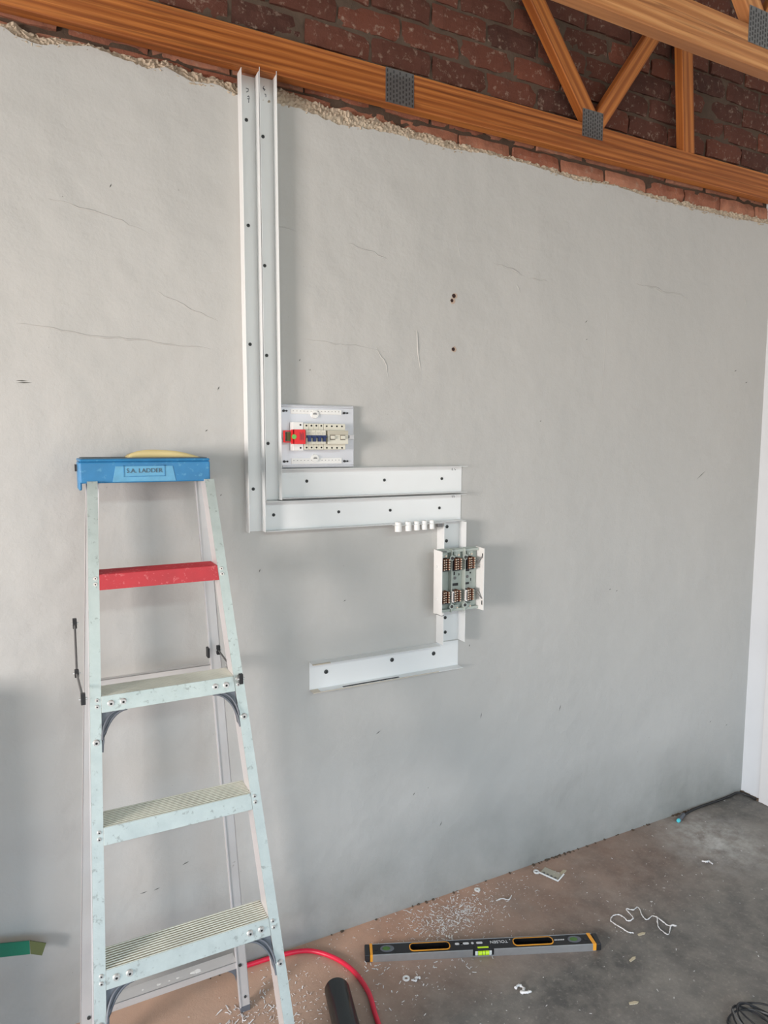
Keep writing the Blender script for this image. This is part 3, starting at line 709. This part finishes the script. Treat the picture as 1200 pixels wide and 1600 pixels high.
# missing brace pair on step k=2 in the photograph: plain step there
# blue cap
cb = Bm(); cx0, cx1 = .089, .424
cb.box(cx0, cx1, -.202, -.045, 1.656, 1.712).box(cx0, cx1, -.202, -.047, 1.712, 1.720).box(cx0-.003, cx0+.005, -.200, -.12, 1.638, 1.712)
cap = cb.obj('top_cap', 'cap', lad, .004)
Bm().box(cx0+.008, cx1-.008, -.198, -.052, 1.7195, 1.7222).obj('tread_pad', 'cap_dark', cap, label='dark worn top of the cap')
Bm().prism([(.168, 1.659), (.330, 1.659), (.322, 1.700), (.176, 1.700)], 'y', -.2032, -.2015).obj('badge_plate', 'cap_pale', cap, .0005, label='paler raised badge area')
b = Bm()
for (a0, a1, c0, c1) in ((.196, .302, 1.7005, 1.702), (.196, .302, 1.672, 1.6735), (.196, .1975, 1.672, 1.702), (.3005, .302, 1.672, 1.702)): b.box(a0, a1, -.2045, -.203, c0, c1)
b.obj('badge_frame', 'cap', cap)
text_part('lettering', 'S.A. LADDER', .0165, 'cap_dark', cap, Matrix.Translation((.249, -.2036, 1.6875)) @ Matrix.Rotation(math.radians(90), 4, 'X'), .0006)
Bm().box(cx0-.010, cx0-.005, -.19, -.175, 1.688, 1.706).obj('hook_slot', 'black_plastic', cap, label='black hook slot')
# rear frame
def rear_x(z, s):
    t_ = z/1.66
    return XC + (.003*t_) + s*(.244*(1-t_)+.162*t_)
def rear_y(z): return -.190+.090*z/1.66
for s in (-1, 1):
    b = Bm()
    def seg(o0, o1, y0, y1, mi=0, za=.02, zb=1.66):
        bot = [(rear_x(za, s)-s*o0, rear_y(za)+y0), (rear_x(za, s)-s*o1, rear_y(za)+y0), (rear_x(za, s)-s*o1, rear_y(za)+y1), (rear_x(za, s)-s*o0, rear_y(za)+y1)]
        top = [(rear_x(zb, s)-s*o0, rear_y(zb)+y0), (rear_x(zb, s)-s*o1, rear_y(zb)+y0), (rear_x(zb, s)-s*o1, rear_y(zb)+y1), (rear_x(zb, s)-s*o0, rear_y(zb)+y1)]
        b.hexa([(x, y, za) for x, y in bot], [(x, y, zb) for x, y in top], mi)
    seg(0, .030, 0, .002); seg(.028, .030, 0, .024, 1); seg(0, .002, 0, .024, 1); seg(.029, .033, -.003, .004, 1)
    rl = b.obj('rear_leg', ['alu_rear', 'alu_web'], lad)
    x = rear_x(0, s)
    Bm().box(min(x-s*.001, x-s*.031), max(x-s*.001, x-s*.031), rear_y(0)+.001, rear_y(0)+.024, 0, .021).obj('rubber_foot', 'grey_plastic', rl, .001)
    xx = x-s*.016; Bm().cyl((xx, rear_y(.05)-.003, .05), (xx, rear_y(.05)+.001, .05), .004, n=12).obj('rivet', 'screw', rl)
for z, dp_, hh in ((.168, .045, .022), (1.104, .020, .020)):
    y = rear_y(z); xa, xb = rear_x(z, -1)+.031, rear_x(z, 1)-.031
    b = Bm().box(xa, xb, y+.001, y+.003, z-hh, z).box(xa, xb, y+.001, y+dp_, z-.002, z)
    rb = b.obj('rear_crossbar', 'alu_rear', lad, .0006)
    if z < .2:
        for s in (-1, 1):
            P2 = [(0, 0)]+[(-.045+.045*math.sin(math.radians(a)), -.05*(1-math.cos(math.radians(a)))) for a in range(0, 91, 10)]
            P2 = [((xb if s > 0 else xa)+s*px, z-hh+pz) for px, pz in P2]
            Bm().prism(P2, 'y', y+.006, y+.022).obj('corner_brace', 'grey_plastic', rb)
            Bm().cyl(((xb if s > 0 else xa)+s*.010, y+.001, z-.012), ((xb if s > 0 else xa)+s*.010, y-.004, z-.012), .005, n=12).obj('rivet', 'screw', rb)
        for (xc_, wx) in ((.20, .004), (.245, .006), (.275, .003), (.30, .005), (.345, .008), (.36, .011)):
            pp = [(xc_+wx*random.uniform(.5, 1.3)*math.cos(a*.785), y+.018+wx*.7*random.uniform(.4, 1.3)*math.sin(a*.785)) for a in range(8)]
            Bm().prism(pp, 'z', z, z+.0005).obj('paint_spot', 'white_pl', rb)
# folded spreader bars on both sides
for s in (-1, 1):
    if s < 0: P = [(.064, -.46, 1.175), (.058, -.31, 1.19), (.062, -.20, 1.290)]
    else: P = [(.442, -.42, 1.150), (.441, -.30, 1.152), (.442, -.170, 1.158)]
    sp_ = Bm().tube([P[0], P[1]], .0028, 6).tube([P[1], P[2]], .0028, 6).obj('spreader', 'galv', lad)
    for (p, h_) in ((P[0], .022), (P[1], .016), (P[2], .022)):
        Bm().box(p[0]-.005, p[0]+.005, p[1]-.006, p[1]+.006, p[2]-h_*.6, p[2]+h_*.6).cyl((p[0]-.009, p[1], p[2]), (p[0]+.009, p[1], p[2]), .003, n=8, mi=1).obj('joint', ['black_plastic', 'rivet'], sp_, .001)
Bm().box(rear_x(1.13, 1)-.040, rear_x(1.13, 1)-.033, rear_y(1.1)-.004, rear_y(1.1)+.02, 1.125, 1.155).obj('joint', 'black_plastic', lad, .002)
# something yellow lying on the cap: a curled sheet
b = Bm(); vs = []; nx = 28; ys = (-.168, -.165, -.14, -.11, -.08)
for j, y in enumerate(ys):
    for i in range(nx+1):
        t_ = i/nx; x = .212+.190*t_; h_ = .021*math.sin(math.pi*t_**.72)**.8 if 0 < t_ < 1 else 0
        z = 1.7225 if j == 0 else 1.7226+h_*(1 if j < 3 else .8)+.0006*math.sin(11*t_)
        vs.append((x, y+.004*math.sin(5*t_), z))
b.add(vs, [(j*(nx+1)+i, j*(nx+1)+i+1, (j+1)*(nx+1)+i+1, (j+1)*(nx+1)+i) for j in range(4) for i in range(nx)], 0, True)
yo = b.obj('folded_cloth', 'yellow'); sm_ = yo.modifiers.new('thick', 'SOLIDIFY'); sm_.thickness = .0015; sm_.offset = -1
tag(yo, 'folded yellow cloth lying on top of the blue ladder cap', 'cloth')

# ------------------------------------------------------------------ spirit level on the floor
A = Vector((.925, -.178, 0)); ang = math.radians(-22.861)
lev = thing('spirit_level', A, 'long black and silver spirit level with orange-rimmed handles, lying on the floor', 'spirit level'); lev.rotation_euler = (0, 0, ang)
def lobj(b, name, mats, parent=None, bevel=0, **tg):
    o = b.obj(name, mats, None, bevel, **tg); o.parent = parent or lev; return o
LW, LH = .050, .026
def slot_poly(x0, x1, y0, y1, rad, n=6):
    return arc((x1-rad, y1-rad), rad, 0, 90, n)+arc((x0+rad, y1-rad), rad, 90, 180, n)+arc((x0+rad, y0+rad), rad, 180, 270, n)+arc((x1-rad, y0+rad), rad, 270, 360, n)
sl = [slot_poly(.146, .282, .011, .041, .012), slot_poly(.510, .647, .011, .041, .012)]
def plate_with_slots(z0, z1, zoff=0):
    import bmesh as bmh
    bm = bmh.new(); 
    def ring(pts): 
        vs_ = [bm.verts.new((p[0], p[1], z0)) for p in pts]
        return [bm.edges.new((vs_[i], vs_[(i+1) % len(vs_)])) for i in range(len(vs_))]
    ed = ring([(.012, 0), (.795, 0), (.795, LW), (.012, LW)])
    for q in sl: ed += ring(q)
    bmh.ops.triangle_fill(bm, use_beauty=True, edges=ed)
    ex = bmh.ops.extrude_face_region(bm, geom=list(bm.faces))
    bmh.ops.translate(bm, vec=(0, 0, z1-z0), verts=[g for g in ex['geom'] if isinstance(g, bmh.types.BMVert)])
    bmh.ops.recalc_face_normals(bm, faces=bm.faces)
    me = bpy.data.meshes.new('web_plate'); bm.to_mesh(me); bm.free(); return me
me = plate_with_slots(.004, LH-.0006); me.materials.append(M['black_face'])
o = bpy.data.objects.new('web_plate', me); C.objects.link(o); o.parent = lev
b = Bm().box(.012, .360, -.0018, .0012, 0, LH).box(.434, .795, -.0018, .0012, 0, LH).box(.360, .434, -.0018, .0012, 0, .004).box(.012, .795, LW-.0012, LW+.001, 0, LH, 0)
lobj(b, 'frame_edge', 'level_alu', bevel=.0004)
b = Bm().box(.012, .360, .0012, .0035, LH-.0006, LH).box(.434, .795, .0012, .0035, LH-.0006, LH)
lobj(b, 'edge_line', 'black_face')
for q in (0, 1):
    p0 = sl[q]; b = Bm(); outer_ = slot_poly(*( (.1425, .2855) if q == 0 else (.5065, .6505)), .0075, .0445, .0155)
    n_ = len(p0); vs = [(p[0], p[1], LH+.0012) for p in outer_]+[(p[0], p[1], LH+.0012) for p in p0]+[(p[0], p[1], .006) for p in p0]+[(p[0], p[1], LH-.0006) for p in outer_]
    fs = []
    for i in range(n_):
        j = (i+1) % n_; fs += [(i, j, n_+j, n_+i), (n_+i, n_+j, 2*n_+j, 2*n_+i), (i, j, 3*n_+j, 3*n_+i)]
    b.add(vs, [q for q in fs if max(q) < 2*n_ or max(q) >= 3*n_]); b.add(vs, [q for q in fs if not (max(q) < 2*n_ or max(q) >= 3*n_)], 1); lobj(b, 'handle_rim', ['orange', 'black_plastic'], label='orange-rimmed hand hole')
lobj(Bm().box(.366, .428, -.0022, .016, .004, LH+.0014).box(.366, .428, .016, .019, .004, LH+.0008), 'centre_vial_holder', 'black_face', bevel=.001)
vh = lobj(Bm().cyl((.378, -.0005, .0145), (.416, -.0005, .0145), .0082, n=20).cyl((.378, .008, LH-.004), (.416, .008, LH-.004), .0068, n=20), 'centre_vial', 'lime', label='bright lime centre vial')
lobj(Bm().cyl((.391, -.0005, .0145), (.3922, -.0005, .0145), .0084, n=20).cyl((.402, -.0005, .0145), (.4032, -.0005, .0145), .0084, n=20), 'vial_ring', 'black_face', vh)
lobj(Bm().box(.368, .3775, -.0030, .010, .006, LH-.004).box(.4165, .426, -.0030, .010, .006, LH-.004), 'vial_end', 'white_pl', bevel=.001, label='white vial end blocks')
for xc_, gx in ((.066, -.004), (.727, -.004)):
    e = Bm(); e.prism([(xc_+.024*math.cos(a*math.pi/12), .026+.0155*math.sin(a*math.pi/12)) for a in range(24)], 'z', LH-.001, LH+.0006)
    ho = lobj(e, 'end_vial_window', 'grey_plastic', label='oval end vial window')
    lobj(Bm().prism([(xc_-.003+.014*math.cos(a*math.pi/10), .026+.009*math.sin(a*math.pi/10)) for a in range(20)], 'z', LH, LH+.0009), 'vial', 'green_vial', ho, label='green vial')
for xc_ in (.026, .767):
    lobj(Bm().cyl((xc_, .026, LH-.001), (xc_, .026, LH+.0008), .0075, n=18).cyl((xc_, .026, LH+.0008), (xc_, .026, LH+.0010), .0048, n=18), 'hanging_hole', 'black_plastic')
lobj(Bm().box(.006, .015, -.0022, LW+.0014, .002, LH+.0014), 'orange_band', 'orange', bevel=.0006, label='orange end band')
lobj(Bm().hexa([(.784, -.0022, .002), (.796, -.0022, .002), (.790, LW+.0014, .002), (.778, LW+.0014, .002)], [(.784, -.0022, LH+.0014), (.796, -.0022, LH+.0014), (.790, LW+.0014, LH+.0014), (.778, LW+.0014, LH+.0014)]), 'orange_band', 'orange', bevel=.0006, label='orange end band')
lobj(Bm().box(-.012, .0055, -.0016, LW+.001, 0, LH+.0006), 'end_cap', 'black_plastic', bevel=.003)
lobj(Bm().box(.7965, .814, -.0016, LW+.001, 0, LH+.0006), 'end_cap', 'black_plastic', bevel=.003)
def ltext(body, xc_, yc, size, flip=True):
    o = text_part('print', body, size, 'white_ink', None, Matrix.Translation((xc_, yc, LH+.0002)) @ Matrix.Rotation(math.pi if flip else 0, 4, 'Z'), .0003); o.parent = lev
ltext('TOLSEN', .458, .032, .0175)
ltext('®', .499, .040, .005)
b = Bm()
for (x0, x1) in ((.303, .318), (.325, .328), (.331, .352), (.360, .369), (.378, .400)):
    b.prism(slot_poly(x0, x1, .026, .036, .004, 3), 'z', LH, LH+.0004)
lobj(b, 'print', 'white_ink'); 
b = Bm()
for i in range(6): b.hexa([(.655+i*.006, .024, LH), (.659+i*.006, .024, LH), (.6605+i*.006, .029, LH), (.6565+i*.006, .029, LH)], [(.655+i*.006, .024, LH+.0004), (.659+i*.006, .024, LH+.0004), (.6605+i*.006, .029, LH+.0004), (.6565+i*.006, .029, LH+.0004)])
lobj(b, 'print', 'white_ink')

# ------------------------------------------------------------------ hose, pipe, cables and litter on the floor
pts = smooth([(.52, -.012, .008), (.556, -.016, .008), (.66, -.022, .008), (.755, -.045, .008), (.82, -.110, .008), (.858, -.196, .008), (.866, -.30, .008), (.846, -.40, .008), (.835, -.50, .008), (.87, -.62, .008), (.96, -.75, .008)], 8)
tag(Bm().tube(pts, .0078, 12).obj('air_hose', 'hose'), 'red hose curving across the floor from behind the ladder', 'hose')
# black pipe, lying on the floor, cut end towards the wall
ax0 = Vector((.765, -.285, .040)); ax1 = Vector((.66, -.78, .040)); d = (ax1-ax0).normalized(); sd = Vector((-d.y, d.x, 0)); up = Vector((0, 0, 1))
b = Bm(); n_ = 40; ro, ri = .0395, .0355; vs = []
for (dist, rr, cut) in ((0, ro, 1), (.5, ro, 0), (.5, ri, 0), (0.004, ri, 1)):
    for i in range(n_):
        a = 2*math.pi*i/n_; off = d*(dist + (cut*.010*math.cos(a+.8)))
        vs.append(ax0+off+sd*math.cos(a)*rr+up*math.sin(a)*rr)
b.add(vs, [(q*n_+i, q*n_+(i+1) % n_, ((q+1) % 4)*n_+(i+1) % n_, ((q+1) % 4)*n_+i) for q in range(4) for i in range(n_)], 0, True)
tag(b.obj('black_pipe', 'tube'), 'short black plastic pipe lying on the floor inside the curve of the red hose', 'pipe')
# cable along the wall foot
cp_ = smooth([(2.655, -.028, .007), (2.72, -.018, .007), (2.80, -.013, .007), (2.90, -.014, .007), (3.0, -.012, .007), (3.07, -.012, .010), (3.095, -.05, .008), (3.098, -.09, .006)], 8)
t = thing('cable', (2.655, -.028, 0), 'black cable with cyan tip lying along the foot of the wall in the corner', 'cable')
Bm().tube(cp_, .0052, 8).obj('wire', 'cable', t)
Bm().cyl((2.595, -.052, .0095), (2.655, -.028, .0095), .0095, .0085, 18).obj('plug', 'grey_plastic', t)
Bm().cyl((2.586, -.0555, .0095), (2.595, -.052, .0095), .0078, .0085, 18).obj('tip', 'cyan', t, label='cyan tip')
def coil():
    b = Bm(); base = Vector((1.86, -.95, 0))
    for k in range(5):
        a0 = random.uniform(0, 6); pts_ = []
        ra, rb_ = random.uniform(.045, .06), random.uniform(.055, .085)
        ph = random.uniform(-.4, .4)
        for i in range(29):
            a = 2*math.pi*i/28
            x, y = ra*math.cos(a), rb_*math.sin(a)
            pts_.append((base.x+x*math.cos(ph)-y*math.sin(ph)+.012*(k-2), base.y+x*math.sin(ph)+y*math.cos(ph), .004+.004*k+.010*(1+math.sin(a*2+a0))))
        b.tube(pts_, .0028, 8, k % 3 == 2)
    b.tube(smooth([(1.90, -.895, .02), (1.93, -.95, .008), (1.97, -1.02, .004)]), .0028, 8)
    return b
tag(coil().obj('wire_coil', ['cable', 'galv']), 'small tangled coil of black wire at the bottom right edge of the floor', 'wire')
# long curly plastic shaving
sp2 = [(1.838, -.487), (1.823, -.475), (1.816, -.452), (1.809, -.422), (1.811, -.403), (1.837, -.391), (1.865, -.395), (1.864, -.42), (1.867, -.435), (1.893, -.434), (1.902, -.407), (1.911, -.384), (1.932, -.399), (1.958, -.392), (1.958, -.405), (1.936, -.437), (1.935, -.459), (1.97, -.454), (1.977, -.47), (1.978, -.489), (1.982, -.513), (1.987, -.524), (2.001, -.535), (1.99, -.522), (1.956, -.544), (1.937, -.55), (1.94, -.528), (1.946, -.503), (1.974, -.473)]
def swarf(pts2, rad, h=.006):
    q = smooth([(x, y, rad+random.uniform(0, h)) for x, y in pts2], 7)
    q = [p+Vector((random.uniform(-.001, .001), random.uniform(-.001, .001), 0)) for p in q]
    return Bm().tube(q, lambda t: rad*random.uniform(.5, 1.25), 6)
tag(swarf(sp2, .0022).obj('plastic_shaving', 'shaving'), 'long curly white shaving, a tangled thread on the floor right of the spirit level', 'shaving')
def small(label, pts2, rad=.003, mat='shaving', group=None, name='plastic_shaving', cat='shaving', h=.006):
    return tag(swarf(pts2, rad, h).obj(name, mat), label, cat, group)
small('small white curled scrap on the floor at the far right, below the corner powder patch', [(2.425, -.31), (2.435, -.325), (2.45, -.323), (2.445, -.345)], .004)
small('white knotted scrap on the floor in front of the spirit level, right half', [(1.300, -.50), (1.318, -.495), (1.322, -.515), (1.305, -.52), (1.318, -.53), (1.335, -.535)], .0045)
small('short white twisted scrap on the floor behind the spirit level, near the wall', [(1.50, -.12), (1.525, -.125), (1.545, -.14), (1.57, -.125)], .0025)
for i, (x, y, l) in enumerate(((1.74, -.575, 'pale splinter of wood in front of the right end of the spirit level'), (1.862, -.502, 'pale splinter lying beside the long curly shaving'), (1.60, -.71, 'pale splinter at the bottom of the picture, nearest the wire coil'))):
    a = (.2, -.1, -.25)[i]; c_, s_ = math.cos(a), math.sin(a)
    pl = [(-.016, -.003), (.010, -.005), (.018, .0), (.008, .005), (-.014, .004)]
    tag(Bm().prism([(x+px*c_-py*s_, y+px*s_+py*c_) for px, py in pl], 'z', .0002, .003).obj('wood_splinter', 'wood_chip'), l, 'splinter')
# washer with scrap, round plug near the wall
def washer(x, y, ro_, ri_, label, name='plastic_washer'):
    b = Bm(); n_ = 22; vs = []
    for (rr, z) in ((ro_, .0004), (ro_, .004), (ri_, .004), (ri_, .0004)):
        for i in range(n_): a = 2*math.pi*i/n_; vs.append((x+rr*math.cos(a), y+rr*math.sin(a), z))
    b.add(vs, [(q*n_+i, q*n_+(i+1) % n_, ((q+1) % 4)*n_+(i+1) % n_, ((q+1) % 4)*n_+i) for q in range(4) for i in range(n_)])
    return tag(b.obj(name, 'white_pl', None, .0008), label, 'washer')
washer(1.005, -.300, .012, .0055, 'white washer on the floor in front of the left end of the spirit level')
small('white scrap touching the washer in front of the spirit level', [(1.015, -.318), (1.028, -.326), (1.033, -.315), (1.045, -.322)], .004)
washer(1.472, -.033, .012, .004, 'white washer on red dust close to the wall foot')
# open plastic label holder with an eyelet
t = thing('plastic_clip', (1.79, -.085, 0), 'small flat white plastic clip with an eyelet, on the floor near the wall', 'clip')
c0, c1, c2, c3 = (1.760, -.060), (1.808, -.040), (1.842, -.115), (1.792, -.138)
b = Bm().hexa([(*p, .0005) for p in (c3, c2, c1, c0)], [(*p, .002) for p in (c3, c2, c1, c0)])
b.obj('plate', 'beige', t, label='dusty pale plate')
Bm().tube([(*c0, .005), (*c3, .005), (*c2, .005)], .0036, 8).obj('rim', 'white_pl', t)
e = Bm(); q = [(1.752+.009*math.cos(a*math.pi/8), -.052+.009*math.sin(a*math.pi/8), .005) for a in range(17)]; e.tube(q, .004, 8).obj('eyelet', 'white_pl', t)
for i in range(4):
    x = c0[0]+(c3[0]-c0[0])*(i+1)/5+.010; y = c0[1]+(c3[1]-c0[1])*(i+1)/5+.006; Bm().box(x-.004, x+.004, y-.003, y+.003, .002, .005).obj('rib', 'galv', t)
tag(Bm().prism([(1.838, -.098), (1.862, -.090), (1.872, -.098), (1.860, -.104), (1.836, -.107)], 'z', .0002, .004).obj('dry_leaf', 'wood_chip'), 'small dry olive-brown leaf scrap beside the white plastic clip', 'leaf')

# fine shavings nobody could count
b = Bm()
def flake(x, y, s_):
    a = random.uniform(0, 6.28); l = s_*random.uniform(.6, 2.2); k = s_*random.uniform(.25, .5); c_, sn = math.cos(a), math.sin(a); z = random.uniform(.0003, .002)
    if random.random() < .45:
        q = []; bend = random.uniform(-2.5, 2.5); px, py, th = x, y, a
        for i in range(5): q.append((px, py, k*.5+.0004+random.uniform(0, s_*.6))); px += l*.35*math.cos(th); py += l*.35*math.sin(th); th += bend/4
        b.tube(q, k*.45, 4)
    else:
        P_ = [(-l, -k), (l, -k*.6), (l*.8, k), (-l*.7, k*.8)]
        tz = random.uniform(0, s_*.7)
        vs = [(x+p*c_-q*sn, y+p*sn+q*c_, z+(tz if p > 0 else 0)) for p, q in P_]
        b.add(vs+[(v[0], v[1], v[2]+.0006) for v in vs], [(0, 1, 2, 3), (4, 5, 6, 7), (0, 1, 5, 4), (1, 2, 6, 5), (2, 3, 7, 6), (3, 0, 4, 7)])
def blob(cx_, cy_, sx_, sy_, n_, s0, s1):
    for i in range(n_):
        x, y = random.gauss(cx_, sx_), random.gauss(cy_, sy_)
        if y > -.006: y = -.006-random.uniform(0, .05)
        if x > RX-.02: continue
        # skip under the level
        lx = (x-A.x)*math.cos(ang)+(y-A.y)*math.sin(ang); ly = -(x-A.x)*math.sin(ang)+(y-A.y)*math.cos(ang)
        if -.02 < lx < .82 and -.008 < ly < .058: continue
        flake(x, y, random.uniform(s0, s1))
blob(1.30, -.12, .09, .055, 560, .0016, .0052)
blob(1.25, -.12, .22, .08, 380, .001, .003)
blob(1.45, -.10, .18, .05, 150, .001, .0035)
blob(.55, -.30, .10, .09, 330, .0012, .0050)
blob(.47, -.20, .04, .03, 60, .002, .007)
blob(.75, -.22, .15, .12, 260, .001, .003)
blob(.94, -.20, .02, .03, 26, .002, .007)
blob(1.1, -.33, .14, .05, 90, .0015, .005)
blob(1.6, -.35, .5, .25, 170, .001, .003)
blob(2.2, -.4, .45, .25, 70, .001, .003)
tag(b.obj('fine_shavings', 'shaving'), 'fine white plastic shavings and dust scattered over the floor', 'shavings', kind='stuff')

# green strap end poking in from the left, close to the wall
t = thing('plastic_strap', (-.30, -.045, .45), 'flat green plastic strap end poking in at the left edge, low by the wall', 'strap')
b = Bm().hexa([(-.75, -.05, .455), (-.088, -.045, .300), (-.088, -.041, .300), (-.75, -.046, .455)], [(-.75, -.05, .500), (-.088, -.045, .340), (-.088, -.041, .340), (-.75, -.046, .500)])
b.obj('band', 'green_strap', t)
Bm().hexa([(-.087, -.045, .300), (-.058, -.045, .285), (-.058, -.041, .285), (-.087, -.041, .300)], [(-.087, -.045, .340), (-.046, -.045, .318), (-.046, -.041, .318), (-.087, -.041, .340)]).obj('cut_end', 'olive', t, label='olive folded end')
